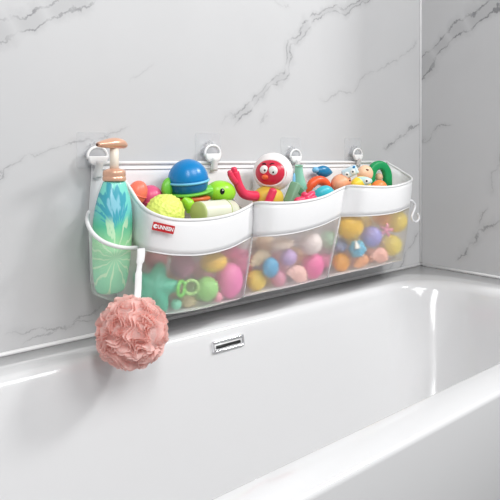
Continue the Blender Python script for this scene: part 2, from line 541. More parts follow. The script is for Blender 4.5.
# loose plastic hook on the right edge
HP = plastic('clear_white_plastic', (.93, .93, .95, 1), .2)
hk = [P(410.5, 200.5, -.096), P(412.5, 201, -.1), P(415, 204.5, -.1), P(414.5, 209, -.1), P(413, 213, -.1), P(411.8, 217, -.1), P(413, 220.5, -.1), P(416, 221.8, -.1), P(418.6, 219.5, -.1), P(418.8, 216, -.1), P(417.4, 213.5, -.1)]
MB().tube(catmull(hk, 6), .0030, 8).build('side_hook', HP, org)

# wall hooks and their hanging loops
FILM = film_mat('clear_film', .10, (.95, .97, 1, 1), .12)
CLEARG = film_mat('clear_grey_plastic', .45, (.66, .67, .69, 1), .1)
hook_info = [((97.5, 156), 'white plastic wall hook at the left end, behind the copper pump'),
             ((212.5, 153.5), 'white plastic wall hook just above the blue-shelled turtle'),
             ((295.5, 156), 'white plastic wall hook above the mint cone, right of the white hooded toy'),
             ((357.5, 154.5), 'white plastic wall hook nearest the corner, above the peach toys')]
for i, ((hu, hv), lab) in enumerate(hook_info):
    k = [9.2, 8.3, 6.4, 5.8][i]*M(hu, -.015)
    c = P(hu, hv, -.016)
    h = thing('wall_hook', lab, 'hook', (c.x, 0, c.z-k), 'adhesive wall hooks')
    ex, ez, en = Vector((1, 0, 0)), Vector((0, 0, 1)), Vector((0, -1, 0))
    kx = k*1.15
    MB().prism(stadium(.032, .032, .005, 4), W(c.x, -.0012, c.z+.010), ex, ez, en, .002).build('adhesive_mount', FILM, h)
    arch = [(kx*math.cos(a), k*math.sin(a)) for a in [PI*j/16 for j in range(17)]]
    MB().prism(arch, W(c.x, -.0085, c.z), ex, ez, en, .013).build('clear_boss', CLEARG, h, bevel=.001)
    MB().tube([W(c.x+a, -.0165, c.z+b2) for a, b2 in [(kx, -k*.35)]+arch+[(-kx, -k*.35)]], k*.15, 8).build('hook_ring', WHITE_PLASTIC, h)
    tabp = [(-kx, 0), (-kx*.9, -k*.6), (-kx*.55, -k), (kx*.55, -k), (kx*.9, -k*.6), (kx, 0)]
    MB().prism(tabp, W(c.x, -.0178, c.z), ex, ez, en, .006).build('hook_tab', WHITE_PLASTIC, h, bevel=.0012)
    for s in (-1, 0, 1):
        MB().ell(W(c.x+s*k*.5, -.0055, c.z+k*(1.25 if s else 1.45)), (k*.13, .003, k*.16), nu=10, nv=8).build('peg', CLEARG, h)
    # loop of the organizer that hangs on it
    l0 = [W(c.x-k*.42, -.0250, c.z-k*.55), W(c.x+k*.42, -.0250, c.z-k*.55)]
    lz = [.030, .026, .03, .02][i]
    l1 = [W(c.x-k*.52+(.004 if i else 0), -.0150, c.z-k*.55-lz), W(c.x+k*.52+(.004 if i else 0), -.0150, c.z-k*.55-lz)]
    MB().grid(lerp_rows(l0, l1, 6)).build('hanging_loop', PIPING, org, solid=.002)

# ------------------------------------------------------------------ soap bottle
BOT, nt, b = new_mat('bottle_print')
tc = nt.nodes.new('ShaderNodeTexCoord'); sx = nt.nodes.new('ShaderNodeSeparateXYZ')
nt.links.new(tc.outputs['Object'], sx.inputs[0])
cr = nt.nodes.new('ShaderNodeValToRGB'); e = cr.color_ramp
e.elements[0].position = 0; e.elements[0].color = rgb(140, 222, 180)
e.elements[1].position = 1; e.elements[1].color = rgb(140, 228, 210)
for pos, c in ((.35, rgb(165, 228, 170)), (.55, rgb(96, 200, 160)), (.72, rgb(110, 205, 198)), (.86, rgb(124, 220, 206))):
    el = e.elements.new(pos); el.color = c
nt.links.new(maprange(nt, sx.outputs[2], 0, .215), cr.inputs[0])
# feather-like blue plume in front: jagged edge
wv = nt.nodes.new('ShaderNodeTexNoise'); wv.inputs['Scale'].default_value = 55; wv.inputs['Detail'].default_value = 3
mp = nt.nodes.new('ShaderNodeMapping'); mp.inputs['Scale'].default_value = (1.6, 1.6, .45)
nt.links.new(tc.outputs['Object'], mp.inputs[0]); nt.links.new(mp.outputs[0], wv.inputs[0])
az = math_node(nt, 'ADD', math_node(nt, 'MULTIPLY', sx.outputs[0], FX*1.15), math_node(nt, 'MULTIPLY', sx.outputs[1], -.25))
rx_ = math_node(nt, 'DIVIDE', math_node(nt, 'ADD', sx.outputs[0], .004), .024)
rz_ = math_node(nt, 'DIVIDE', math_node(nt, 'SUBTRACT', sx.outputs[2], .150), .038)
rad = math_node(nt, 'SQRT', math_node(nt, 'ADD', math_node(nt, 'MULTIPLY', rx_, rx_), math_node(nt, 'MULTIPLY', rz_, rz_)))
ang = math_node(nt, 'ARCTAN2', sx.outputs[0], math_node(nt, 'SUBTRACT', sx.outputs[2], .105))
spike = math_node(nt, 'MULTIPLY', math_node(nt, 'PINGPONG', math_node(nt, 'ADD', math_node(nt, 'MULTIPLY', ang, 5.5), math_node(nt, 'MULTIPLY', wv.outputs['Fac'], 1.2)), .5), .75)
rad = math_node(nt, 'ADD', math_node(nt, 'ADD', rad, spike), math_node(nt, 'MULTIPLY', math_node(nt, 'SUBTRACT', wv.outputs['Fac'], .55), 1.0))
plume = maprange(nt, rad, 1.05, .9)
core = maprange(nt, rad, .62, .35)
mx1 = nt.nodes.new('ShaderNodeMix'); mx1.data_type = 'RGBA'
nt.links.new(plume, mx1.inputs[0]); nt.links.new(cr.outputs[0], mx1.inputs[6]); mx1.inputs[7].default_value = rgb(72, 168, 186)
mx2 = nt.nodes.new('ShaderNodeMix'); mx2.data_type = 'RGBA'
nt.links.new(core, mx2.inputs[0]); nt.links.new(mx1.outputs[2], mx2.inputs[6]); mx2.inputs[7].default_value = rgb(140, 204, 220)
# pale leaf strokes lower down
ang2 = math_node(nt, 'ARCTAN2', math_node(nt, 'ADD', sx.outputs[0], .004), math_node(nt, 'SUBTRACT', sx.outputs[2], .062))
fan = math_node(nt, 'SINE', math_node(nt, 'ADD', math_node(nt, 'MULTIPLY', ang2, 13), math_node(nt, 'MULTIPLY', wv.outputs['Fac'], 7)))
strk = math_node(nt, 'MULTIPLY', maprange(nt, fan, .70, .92), maprange(nt, sx.outputs[2], .135, .115))
mx3 = nt.nodes.new('ShaderNodeMix'); mx3.data_type = 'RGBA'
nt.links.new(math_node(nt, 'MULTIPLY', strk, .9), mx3.inputs[0]); nt.links.new(mx2.outputs[2], mx3.inputs[6]); mx3.inputs[7].default_value = rgb(205, 240, 200)
nt.links.new(mx3.outputs[2], b.inputs['Base Color'])
b.inputs['Roughness'].default_value = .25
COPPER = plastic('copper_plastic', rgb(234, 184, 156), .28, .03, metal=.40)
CREAM = plastic('cream_plastic', rgb(240, 230, 215), .35)
by = -.070
bb = P(110.2, 293, by)
bot = thing('soap_bottle', 'teal pump bottle with blue and green leaf print in the mesh side pocket', 'bottle', bb)
m_ = M(110.2, by)
def bh(v): return (293-v)*m_
prof = [(0, 0), (.014, 0), (.022, .002), (.027, .009), (.0305, .03), (.0338, .06), (.0347, bh(238)), (.0348, bh(226)), (.0338, bh(213)), (.0300, bh(200)), (.0245, bh(190)), (.0205, bh(183)), (.0190, bh(180.5))]
lean = lambda h: .0
MB().lathe(prof, bb, Matrix(((1,0,.042),(0,1,0),(0,0,1))), sq=(1, .76), n=48).build('bottle_body', BOT, bot, sub=1)
cc = bb+Vector((.0076, 0, 0))
MB().lathe([(.0185, bh(181)), (.0195, bh(180)), (.0195, bh(177.2)), (.0188, bh(176.8)), (.0188, bh(176)), (.0193, bh(175.6)), (.0190, bh(172)), (.0178, bh(170.5)), (.013, bh(169.3)), (.009, bh(168.5))], cc, n=40).build('collar', COPPER, bot)
MB().lathe([(.0078, bh(170)), (.0074, bh(160)), (.0076, bh(147))], cc, n=24).build('pump_stem', CREAM, bot)
hd = []
hz = [(-.0385, 144.8, .0034), (-.036, 144.7, .0050), (-.026, 144.4, .0070), (-.014, 143.8, .0094), (0, 143.4, .0110), (.012, 143.7, .0104), (.021, 144.6, .0082), (.0258, 145.4, .0052), (.028, 145.8, .0012)]
hx = Vector((.95, .30, 0)).normalized()
hy = Vector((-hx.y, hx.x, 0))
rows = []
for dx, v, r in hz:
    c0 = cc+hx*dx+Vector((0, 0, bh(v)))
    rows.append([c0+hy*(math.cos(2*PI*j/20)*r*1.3)+Vector((0, 0, math.sin(2*PI*j/20)*r*(.95 if math.sin(2*PI*j/20) > 0 else .85))) for j in range(20)])
mb = MB().grid(rows, cu=True); mb.f.append(tuple(range(20))); mb.f.append(tuple(range(len(mb.v)-20, len(mb.v))))
ph = mb.build('pump_head', COPPER, bot, sub=1)
c0 = cc+hx*-.0392+Vector((0, 0, bh(144.9)))
MB().ell(c0, (.0014, .0026, .0026), rot=Matrix((hx, hy, Vector((0, 0, 1)))).transposed(), nu=12, nv=8).build('spout_hole', plastic('spout_dark', rgb(90, 55, 45), .5), ph)

# ------------------------------------------------------------------ loofah
LOOF, nt, b = new_mat('pink_netting')
out = nt.nodes['Material Output']
tc = nt.nodes.new('ShaderNodeTexCoord'); vo = nt.nodes.new('ShaderNodeTexNoise'); vo.inputs['Scale'].default_value = 420
nt.links.new(tc.outputs['Object'], vo.inputs[0])
crp = nt.nodes.new('ShaderNodeValToRGB')
crp.color_ramp.elements[0].position = .3; crp.color_ramp.elements[0].color = rgb(255, 202, 196)
crp.color_ramp.elements[1].position = .7; crp.color_ramp.elements[1].color = rgb(255, 231, 225)
nt.links.new(vo.outputs['Fac'], crp.inputs[0]); nt.links.new(crp.outputs[0], b.inputs['Base Color'])
b.inputs['Roughness'].default_value = .6
tl = nt.nodes.new('ShaderNodeBsdfTranslucent'); tl.inputs['Color'].default_value = rgb(255, 222, 214)
ms = nt.nodes.new('ShaderNodeMixShader'); ms.inputs[0].default_value = .45
nt.links.new(b.outputs[0], ms.inputs[1]); nt.links.new(tl.outputs[0], ms.inputs[2])
nt.links.new(ms.outputs[0], out.inputs['Surface'])
ly = -.160
lc = P(132, 331.5, ly); LR = 36.5*M(132, ly)
lo = thing('shower_puff', 'fluffy pink mesh shower puff hanging on a white cord', 'shower puff', lc-Vector((0, 0, LR)))
mb = MB()
rnd = random.Random(3)
NR = 84
for i in range(NR):
    zz = 1-2*(i+.5)/NR; rr = math.sqrt(1-zz*zz); a = i*2.39996+rnd.uniform(-.2, .2)
    nrm = Vector((rr*math.cos(a), rr*math.sin(a), zz))
    R = frame_from(nrm, Vector((rnd.uniform(-1, 1), rnd.uniform(-1, 1), rnd.uniform(-1, 1))))
    t1, t2 = R.col[0], R.col[1]
    Lr = rnd.uniform(.38, .66); amp = rnd.uniform(.05, .12); kf = rnd.uniform(3, 6); ph_ = rnd.uniform(0, 6.3); cur = rnd.uniform(-.9, .9)
    top_ = rnd.uniform(.93, 1.02); lay = rnd.uniform(-.35, .35)
    for strand in (-.05, .05):
        rows = []
        for q in range(6):
            g = q/5; rad_ = .79+(top_-.79)*g
            row = []
            for s_ in range(30):
                s2 = -1+2*s_/29
                off = t1*(s2*Lr)+t2*(amp*(.4+.8*g)*math.sin(kf*s2*1.6+ph_)+cur*s2*s2*.35+strand+lay*g*g*.35)
                p = (nrm+off).normalized()
                rr2 = rad_*(1+.03*g*math.sin(kf*2.1*s2+ph_*2)+rnd.uniform(-.006, .006))*(1-.05*s2**4*g)
                row.append(lc+p*LR*rr2)
            rows.append(row)
        mb.grid(rows)
mb.ell(lc, LR*.84, fn=lambda v: 1+.10*noise.noise(v*5))
mb.build('netting', LOOF, lo)
cy = -.150
cord = [P(141, 248.5, -.126), P(141, 256, -.130), P(139.5, 266, -.134), P(138.5, 275, -.138), P(138, 290, -.146), P(136.5, 302, -.165), P(134, 314, -.185), P(133, 320, -.185)]
def ribbon(pts, ws, off=0):
    rows = []
    for p, w in zip(pts, ws):
        rows.append([p+Vector((w*math.cos(a), w*.35*math.sin(a), 0)) for a in [2*PI*j/10 for j in range(10)]])
    return rows
cp = catmull(cord, 5); cw = []
for i in range(len(cp)):
    t = i/(len(cp)-1)
    cw.append(.0075 if t < .25 else (.0050 if t < .40 else .0064 if t < .75 else .0048))
mb = MB().grid(ribbon(cp, cw), cu=True)
mb.build('hanging_cord', PIPING, lo)

# ------------------------------------------------------------------ toys
def col_mat(name, r, g, b2, rough=.35, **k):
    return plastic(name, rgb(r, g, b2), rough, **k)
BLACK = col_mat('black_paint', 15, 18, 20, .2)
EYEW = col_mat('eye_white', 245, 245, 240, .25)

def ball(name, label, u, v, y, rpx, mat, sq=(1, 1, 1), group=None, seam=False, nub=False, tilt=(0, 0, 0), fn=None):
    k = M(u, y); c = P(u, v, y)
    if isinstance(rpx, (int, float)): rpx = (rpx, rpx, rpx)
    r = tuple(a*k for a in rpx)
    R = Euler(tilt).to_matrix()
    if seam:
        t = thing(name, label, 'ball' if 'ball' in name else 'toy', c-Vector((0, 0, r[2])), group)
        MB().ell(c, r, R, fn=fn).build('ball_shell', mat, t)
        MB().tube([c+R @ Vector((math.cos(a)*r[0]*1.0, math.sin(a)*r[1]*1.0, 0)) for a in [2*PI*j/40 for j in range(40)]], .0011, 6, closed=True).build('seam_ring', mat, t)
        return t
    o = MB().ell(c, r, R, fn=fn).build(name, mat, loc=c-Vector((0, 0, r[2])))
    cat = 'ball' if 'ball' in name else ('egg' if 'egg' in name else 'toy')
    return tag(o, label, cat, group)

# ---- first pocket, on top
ball('toy_ball', 'coral orange ball against the first pocket rim, beside the soap bottle', 136.8, 193.5, -.050, (10.3, 10, 13.5), col_mat('coral', 250, 128, 104), seam=True, tilt=(.3, .3, 0))
ball('toy_ball', 'mauve pink ball half hidden behind the coral ball', 150.5, 197, -.034, 12, col_mat('mauve_pink', 226, 92, 138), seam=True, tilt=(.4, -.2, 0))
def bumpy(v): return 1+.030*max(0, math.sin(v.x*17+v.z*5)*math.sin(v.y*17+1)*math.sin(v.z*17+2))*2.0
yl = P(165, 213.5, -.100); kk = M(165, -.100)
t = thing('textured_ball', 'lime yellow ball with a nubbly surface at the front of the first pocket', 'ball', yl-Vector((0, 0, .034)))
YG = plastic('lime_yellow', rgb(232, 246, 118), .45, .10, bump=.5, bscale=160)
MB().ell(yl, (20.5*kk, 17*kk, 19.5*kk), nu=64, nv=40, fn=bumpy).build('ball_shell', YG, t)

# turtle
BLUE = col_mat('turtle_blue', 0, 130, 198, .28); BLUED = col_mat('turtle_blue_dark', 4, 104, 160, .3)
LBLUE = col_mat('turtle_trim', 120, 200, 235, .3)
GREEN = col_mat('turtle_green', 158, 226, 52, .3, sss=.05); GREEN2 = col_mat('turtle_leaf_green', 120, 205, 70, .35)
ORNG = col_mat('belly_orange', 226, 112, 56, .4)
ty = -.058
tcn = P(188, 178, ty); tk = M(188, ty)
tt = thing('toy_turtle', 'green toy turtle with a round blue shell and black eye', 'toy', P(190, 200, ty))
TR = Euler((math.radians(4), math.radians(-7), 0)).to_matrix()
r0 = 21.0*tk
MB().lathe([(r0*math.cos(q*PI/24), r0*1.02*math.sin(q*PI/24)) for q in range(13)], tcn+TR @ Vector((0, 0, 4*-tk*0.6)), TR, sq=(1, .92)).build('shell', BLUE, tt)
MB().lathe([(r0*.80, -r0*.62), (r0*.93, -r0*.40), (r0*.985, -r0*.13), (r0*.985, -r0*.02)], tcn+TR @ Vector((0, 0, -2*tk)), TR, sq=(1, .92)).build('lower_shell', BLUED, tt)
MB().tube([tcn+TR @ Vector((r0*1.0*math.cos(a), r0*.92*math.sin(a), -3.0*tk)) for a in [2*PI*j/48 for j in range(48)]], .0024, 8, closed=True).build('shell_trim', LBLUE, tt)
# leaf-green skirt and flippers
MB().lathe([(0, -r0*.80), (r0*.9, -r0*.78), (r0*1.16, -r0*.70), (r0*1.20, -r0*.64), (r0*1.1, -r0*.60), (r0*.5, -r0*.58), (0, -r0*.58)], tcn+Vector((.004, 0, -.0005)), TR, sq=(1, .80)).build('skirt', GREEN2, tt)
MB().ell(tcn+Vector((.008, -.008, -r0*.98)), (r0*.9, r0*.55, r0*.22)).build('belly', ORNG, tt)
fl = P(168, 187, -.050)
MB().ell(fl, (8*tk, 5*tk, 10*tk), Euler((0, .55, .3)).to_matrix()).build('flipper', GREEN2, tt)
fp = [P(184, 199, -.074), P(188, 203, -.080), P(191, 209, -.082)]
MB().tube(catmull(fp+[P(191.5, 213, -.082)], 5), [.010]*5+[.011]*5+[.010]*5+[.006], 12).build('flipper', GREEN, tt)
hd_c = P(221, 192, -.068); hk_ = M(221, -.070)
MB().ell(hd_c, (16.6*hk_, 12*hk_, 11.6*hk_), Euler((0, .12, 0)).to_matrix()).build('head', GREEN, tt)
nk = [P(198, 192, -.062), P(206, 191, -.066), P(212, 192, -.068)]
MB().tube(catmull(nk, 5), .0125, 14).build('neck', GREEN2, tt)
dv = toward(hd_c)
ev = (P(223.2, 192.6, -.10)-hd_c)
ed = (dv+Vector((.10, -.02, .04))).normalized()
RH = Euler((0, .12, 0)).to_matrix()
el = RH.transposed() @ ed
ep = hd_c+ed/math.sqrt((el.x/(16.6*hk_))**2+(el.y/(12*hk_))**2+(el.z/(11.6*hk_))**2)
dv = ed
R = frame_from(dv)
eye = MB().ell(ep, (.0058, .0048, .0022), R, nu=16, nv=8).build('eye', BLACK, tt)
MB().ell(ep+dv*.0026+Vector((.001, 0, .002)), .0013, nu=8, nv=6).build('eye_glint', EYEW, eye)

# cream cup lying on its side
CUPC = col_mat('cup_cream', 226, 228, 205, .35, sss=.1); CUPG = col_mat('cup_olive', 186, 200, 128, .4)
ca, cb2 = P(198, 213, -.121), P(234, 209.8, -.100)
ax = (cb2-ca).normalized(); Rc = frame_from(ax); Lc = (cb2-ca).length; rc = 11.2*M(213, -.108)
cu = thing('toy_cup', 'cream toy cup with an olive end lying in front of the turtle head', 'toy', (ca+cb2)/2-Vector((0, 0, rc)))
MB().lathe([(rc*.96, .002), (rc*1.0, .006), (rc*1.0, Lc*.68), (rc*1.02, Lc*.69), (rc*1.02, Lc*.71), (rc*.98, Lc*.72), (rc*.93, Lc*.9), (rc*.7, Lc), (0, Lc)], ca, Rc).build('cup_body', CUPC, cu)
MB().lathe([(0, -.001), (rc*.85, -.001), (rc*.98, .0005), (rc*.99, .0025)], ca, Rc).build('cup_end', CUPG, cu)
MB().tube([ca+ax*Lc*.70+Rc @ Vector((rc*1.025*math.cos(a), rc*1.025*math.sin(a), 0)) for a in [2*PI*j/32 for j in range(32)]], .0009, 6, closed=True).build('groove', CUPG, cu)

# ---- second pocket, on top: hooded toy
RED = col_mat('toy_red', 232, 58, 92, .3, sss=.05); FACE = col_mat('face_red', 214, 44, 70, .3)
HOOD = col_mat('hood_white', 246, 240, 238, .4); YEL = col_mat('suit_yellow', 222, 188, 70, .45); NOSE = col_mat('nose_orange', 250, 110, 60, .3)
hy_ = -.066
hc = P(273, 172, hy_); k2 = M(273, hy_)
at = thing('hooded_toy', 'red-faced toy with goggle eyes, white hood and yellow suit', 'toy', P(272, 205, hy_))
dv = toward(hc); side = Vector((0, 0, 1)).cross(dv).normalized(); upv = dv.cross(side).normalized()
fd = (dv-side*.22+upv*.02).normalized()       # the way it faces
fs = Vector((0, 0, 1)).cross(fd).normalized(); fu = fd.cross(fs).normalized()
def fpt(a, b2, c): return hc+fs*a*k2+fu*b2*k2+fd*c*k2
RF = Matrix((fs, fu, fd)).transposed()
MB().ell(hc, (20*k2, 19.4*k2, 18*k2), RF, nu=40, nv=24).build('hood', HOOD, at)
fa = MB().ell(fpt(0, -.8, 7.5), (16.6*k2, 14.4*k2, 13.4*k2), RF, nu=32, nv=18).build('face', FACE, at)
rimp = []
for j in range(40):
    a = 2*PI*j/40
    rimp.append(fpt(14.4*math.copysign(abs(math.cos(a))**.85, math.cos(a)), -.8+12.4*math.copysign(abs(math.sin(a))**.85, math.sin(a)), 13.2-.9*abs(math.cos(a))))
MB().tube(rimp, 1.5*k2, 8, closed=True).build('hood_rim', HOOD, at)
for (a, b2, r, px_, py_) in ((-4.6, 1.8, 4.3, 1.2, -.6), (4.2, 1.0, 4.7, .8, -1.6)):
    ey = MB().ell(fpt(a, b2, 19.3), (r*k2, r*k2, 2.6*k2), RF, nu=18, nv=10).build('eye', EYEW, fa)
    MB().ell(fpt(a+px_, b2+py_, 21.6), (1.0*k2, 1.1*k2, .8*k2), RF, nu=10, nv=8).build('pupil', BLACK, ey)
MB().ell(fpt(-3.4, -5.2, 19.2), (3.6*k2, 2.6*k2, 3*k2), RF, nu=16, nv=10).build('nose', NOSE, fa)
for sgn in (-1, 1):
    MB().tube(catmull([fpt(sgn*2-1, 7.0, 19.0), fpt(sgn*4-1, 8.0, 17.9), fpt(sgn*6-1, 7.4, 17.2)], 4), .6*k2, 6).build('eyebrow', BLACK, fa)
bcn = P(268, 198, hy_-.004)
MB().ell(bcn, (17.5*k2, 13*k2, 12.5*k2), fn=None).build('suit', YEL, at)
arm = [P(256, 196, -.076), P(249, 195.5, -.078), P(243, 193, -.078), P(238.5, 185, -.076), P(236.5, 178, -.075), P(235, 172, -.074)]
am = catmull(arm, 5)
MB().tube(am, [(.0105-.0025*i/(len(am)-1)) for i in range(len(am))], 14).build('arm', RED, at)
MB().tube(catmull([P(236, 183, -.079), P(231.5, 177, -.080), P(229.2, 170.5, -.080)], 5), [.006]*8+[.005]*2+[.0025], 10).build('finger', RED, at)
MB().tube(catmull([P(236.5, 180, -.070), P(234.5, 173, -.070), P(233.5, 167, -.070)], 5), [.007]*8+[.006]*2+[.003], 10).build('finger', RED, at)
MB().tube(catmull([P(268, 203, -.100), P(271, 196, -.102), P(274, 188.5, -.104)], 6), [.008]*4+[.0085]*7+[.007, .004], 12).build('arm', RED, at)

# sage block, mint cone, blue disc
SAGE = col_mat('sage', 128, 172, 140, .5); MINT = film_mat('mint_translucent', .78, rgb(160, 222, 196), .25); SKY = col_mat('sky_blue', 122, 188, 226, .4)
sg = P(294, 195, -.090)
R1 = Euler((.2, .45, .35)).to_matrix()
t = thing('toy_block', 'sage green block leaning right of the hooded toy', 'toy', sg-Vector((0, 0, .022)))
MB().box(sg, (.019, .010, .024), R1).build('block_body', SAGE, t, bevel=.004, seg=3)
MB().box(sg+R1 @ Vector((.004, -.0098, .012)), (.008, .0015, .007), R1).build('block_plate', col_mat('sage_dark', 82, 138, 98, .5), t, bevel=.001)
mc = P(299, 184, -.048)
t = thing('toy_funnel', 'pale mint translucent funnel standing below the third wall hook', 'toy', mc-Vector((0, 0, .012)))
MB().lathe([(.016, -.012), (.0185, -.010), (.015, .006), (.0105, .020), (.0085, .036), (.0085, .042), (.0065, .042), (.0065, .036), (.0085, .020), (.0125, .006), (.0165, -.010), (.016, -.012)], mc, Euler((.1, -.12, 0)).to_matrix()).build('cone', MINT, t)
MB().tube([mc+Euler((.1, -.12, 0)).to_matrix() @ Vector((.0088*math.cos(a), .0088*math.sin(a), .041)) for a in [2*PI*j/24 for j in range(24)]], .0013, 6, closed=True).build('lip', SAGE, t)
dc = P(294, 180.5, -.0665)
tag(MB().ell(dc, (.0062, .003, .0165), Euler((0, .15, .5)).to_matrix()).build('toy_disc', SKY, loc=dc-Vector((0, 0, .0175))), 'small sky blue oval disc between the hooded toy and mint funnel', 'toy')

# pink hand-like toy
PINK = col_mat('hot_pink', 236, 62, 104, .35)
hp = P(304, 200, -.118)
t = thing('rubber_starfish', 'hot pink rubber starfish with rounded fingers at the front rim of the middle pocket', 'toy', hp-Vector((0, 0, .01)))
MB().ell(hp, (.013, .009, .010)).build('starfish_body', PINK, t)
for (du, dv_, dy) in ((10, -7.5, .004), (12, -2.5, 0), (1, -8, -.002), (-9, 1, 0)):
    e_ = P(304+du, 200+dv_, -.118+dy)
    MB().tube(catmull([hp, hp.lerp(e_, .55), e_], 5), [.0085]*4+[.0075]*4+[.006, .005, .003], 12).build('finger', PINK, t)

# blue fish
TEAL = col_mat('deep_teal_blue', 14, 120, 168, .3)
fc_ = P(323.5, 171.5, -.030); fk = M(323, -.030)
t = thing('toy_fish', 'deep blue almond shaped toy fish at the back of the middle pocket', 'toy', fc_-Vector((0, 0, 6*fk)))
rows = []
ex = Vector((.98, -.02, -.10)).normalized(); ey = Vector((0, -1, 0)); ez = ex.cross(ey).normalized()
if ez.z < 0: ez = -ez
for i in range(17):
    s = -1+2*i/16
    w = max(.02, (1-abs(s)**1.9))
    rows.append([fc_+ex*s*13.5*fk+ez*math.sin(a)*6*fk*w+ey*math.cos(a)*.011*w for a in [2*PI*j/16 for j in range(16)]])
mb = MB().grid(rows, cu=True); mb.f += [tuple(range(16)), tuple(range(len(mb.v)-16, len(mb.v)))]
mb.build('fish_body', TEAL, t)
MB().ell(fc_-ex*11.5*fk+ez*.6*fk-ey*0, (3.6*fk, .008, 3.0*fk)).build('fish_nose', SKY, t)

# orange crescent and aqua dome
ORED = col_mat('orange_red', 244, 92, 46, .35); AQUA = col_mat('aqua', 62, 190, 206, .35)
oc2 = P(318.8, 194, -.044); ok = M(320, -.078)
t_pts = []
for j in range(25):
    a = PI*(.02+.96*j/24)
    t_pts.append(oc2+Vector((1, -.12, 0)).normalized()*math.cos(a)*14.2*ok+Vector((0, 0, 1))*math.sin(a)*14.2*ok)
rr_ = [.0105*min(1, .45+2.2*min(j, 24-j)/24) for j in range(25)]
tag(MB().tube(t_pts, rr_, 14).build('toy_crescent', ORED, loc=oc2), 'orange-red arched crescent toy behind the aqua ball', 'toy')
ball('toy_ball', 'aqua ball at the front rim of the middle pocket, under the orange crescent', 323, 197.3, -.086, (13, 8, 13), AQUA, seam=True, tilt=(.5, .2, 0))

# ---- third pocket, on top
PEACH = col_mat('peach', 250, 178, 140, .4, sss=.05); LPEACH = col_mat('light_peach', 252, 205, 170, .4)
CREAMY = col_mat('pale_blue_white', 214, 236, 244, .35); YEL2 = col_mat('bright_yellow', 250, 212, 60, .35); OR3 = col_mat('soft_orange', 250, 140, 66, .4); BROWN = col_mat('brown_paint', 120, 74, 50, .4)
MASK = col_mat('pale_aqua_mask', 200, 232, 226, .35)
pc = P(341, 182.5, -.060); pk = M(342, -.062)
t = thing('squirt_toy', 'peach squirt toy with a pale blue goggle face, leftmost in the third pocket', 'toy', pc-Vector((0, 0, 12*pk)))
MB().ell(pc, (12*pk, 9*pk, 8.6*pk), Euler((0, -.25, 0)).to_matrix()).build('toy_body', PEACH, t)
dv = toward(pc)
fcn = P(350, 172, -.078)
sd = Vector((0, 0, 1)).cross(dv).normalized(); up2 = dv.cross(sd).normalized()
ca_, sa_ = math.cos(.45), math.sin(.45)
s2 = sd*ca_+up2*sa_; u2 = up2*ca_-sd*sa_
RR = Matrix((s2, u2, dv)).transposed()
mk = MB().box(fcn, (8.0*pk, 4.8*pk, .006), RR).build('face_plate', CREAMY, t, bevel=.004, seg=3)
for q in (-1, 1):
    e1 = fcn+s2*(q*3.2*pk-.6*pk)-u2*1.0*pk+dv*.006
    ee = MB().ell(e1, (2.6*pk, 2.8*pk, .0018), RR, nu=14, nv=8).build('eye', EYEW, mk)
    MB().ell(e1+dv*.0018, (.9*pk, 1*pk, .001), RR, nu=8, nv=6).build('pupil', BLACK, ee)
MB().ell(fcn+s2*5.6*pk+u2*2.8*pk+dv*.006, (1.6*pk, 1.2*pk, .001), RR, nu=8, nv=6).build('blue_spot', BLUE, mk)

yc = P(361, 184, -.105); yk = M(361, -.105)
t = thing('squirt_toy', 'yellow squirt toy with an aqua eye mask lying on the third pocket rim', 'toy', yc-Vector((0, 0, 8*yk)))
MB().ell(yc, (13.5*yk, 7*yk, 8*yk)).build('toy_body', YEL2, t)
dv = toward(yc)
RR = Matrix((sd, up2, dv)).transposed()
mkc = P(362.5, 181.0, -.105)+dv*.0165
mk = MB().ell(mkc, (9.6*yk, 4.4*yk, .005), RR).build('eye_mask', MASK, t)
for q, rr3 in ((-3.8, 3.4), (4.4, 3.0)):
    e1 = mkc+sd*q*yk+dv*.0042
    ee = MB().ell(e1, (rr3*yk, 2.5*yk, .0018), RR, nu=14, nv=8).build('eye', EYEW, mk)
    MB().ell(e1+dv*.0018-sd*.3*yk, (1*yk, 1.1*yk, .001), RR, nu=8, nv=6).build('pupil', BLACK, ee)
MB().ell(P(350, 180.6, -.105)+dv*.008, (1.2*yk, 1*yk, .002), RR, nu=8, nv=6).build('nostril', BROWN, t)

qc = P(365, 173.5, -.070); qk = M(365, -.070)
t = thing('squirt_toy', 'light peach round toy with brown brows behind the yellow masked toy', 'toy', qc-Vector((0, 0, 9*qk)))
MB().ell(qc, (9.6*qk, 7*qk, 8.4*qk)).build('toy_body', LPEACH, t)
dv = toward(qc); RR = Matrix((sd, up2, dv)).transposed()
for q in (-3, 2):
    MB().ell(qc+sd*q*qk+up2*3.6*qk+dv*6.4*qk, (1.9*qk, 1.1*qk, .0022), RR, nu=10, nv=8).build('brow', BROWN, t)

# green arch with an orange ball in it, mint cup behind
GRN = col_mat('arch_green', 22, 168, 96, .35)
gc = P(379, 179.5, -.040); gk = M(379, -.040)
gx = Vector((.93, -.36, 0)).normalized()
gp = [gc+gx*-10.5*gk+Vector((0, 0, -9*gk+.004))]
for j in range(17):
    a = PI*(1-j/16)
    gp.append(gc+gx*math.cos(a)*9.6*gk+Vector((0, 0, 2+math.sin(a)*12.5))*gk)
gp.append(gc+gx*9.8*gk+Vector((0, 0, -8*gk)))
rows = []
gd = Vector((-gx.y, gx.x, 0))
for i, p in enumerate(gp):
    a = gp[max(i-1, 0)]; b2 = gp[min(i+1, len(gp)-1)]
    tg = (b2-a).normalized(); nn = tg.cross(gd).normalized()
    rows.append([p+nn*(4.4*gk*math.copysign(abs(math.cos(q))**.6, math.cos(q)))+gd*(.010*math.copysign(abs(math.sin(q))**.6, math.sin(q))) for q in [2*PI*j/16 for j in range(16)]])
mb = MB().grid(rows, cu=True); mb.f += [tuple(range(16)), tuple(range(len(mb.v)-16, len(mb.v)))]
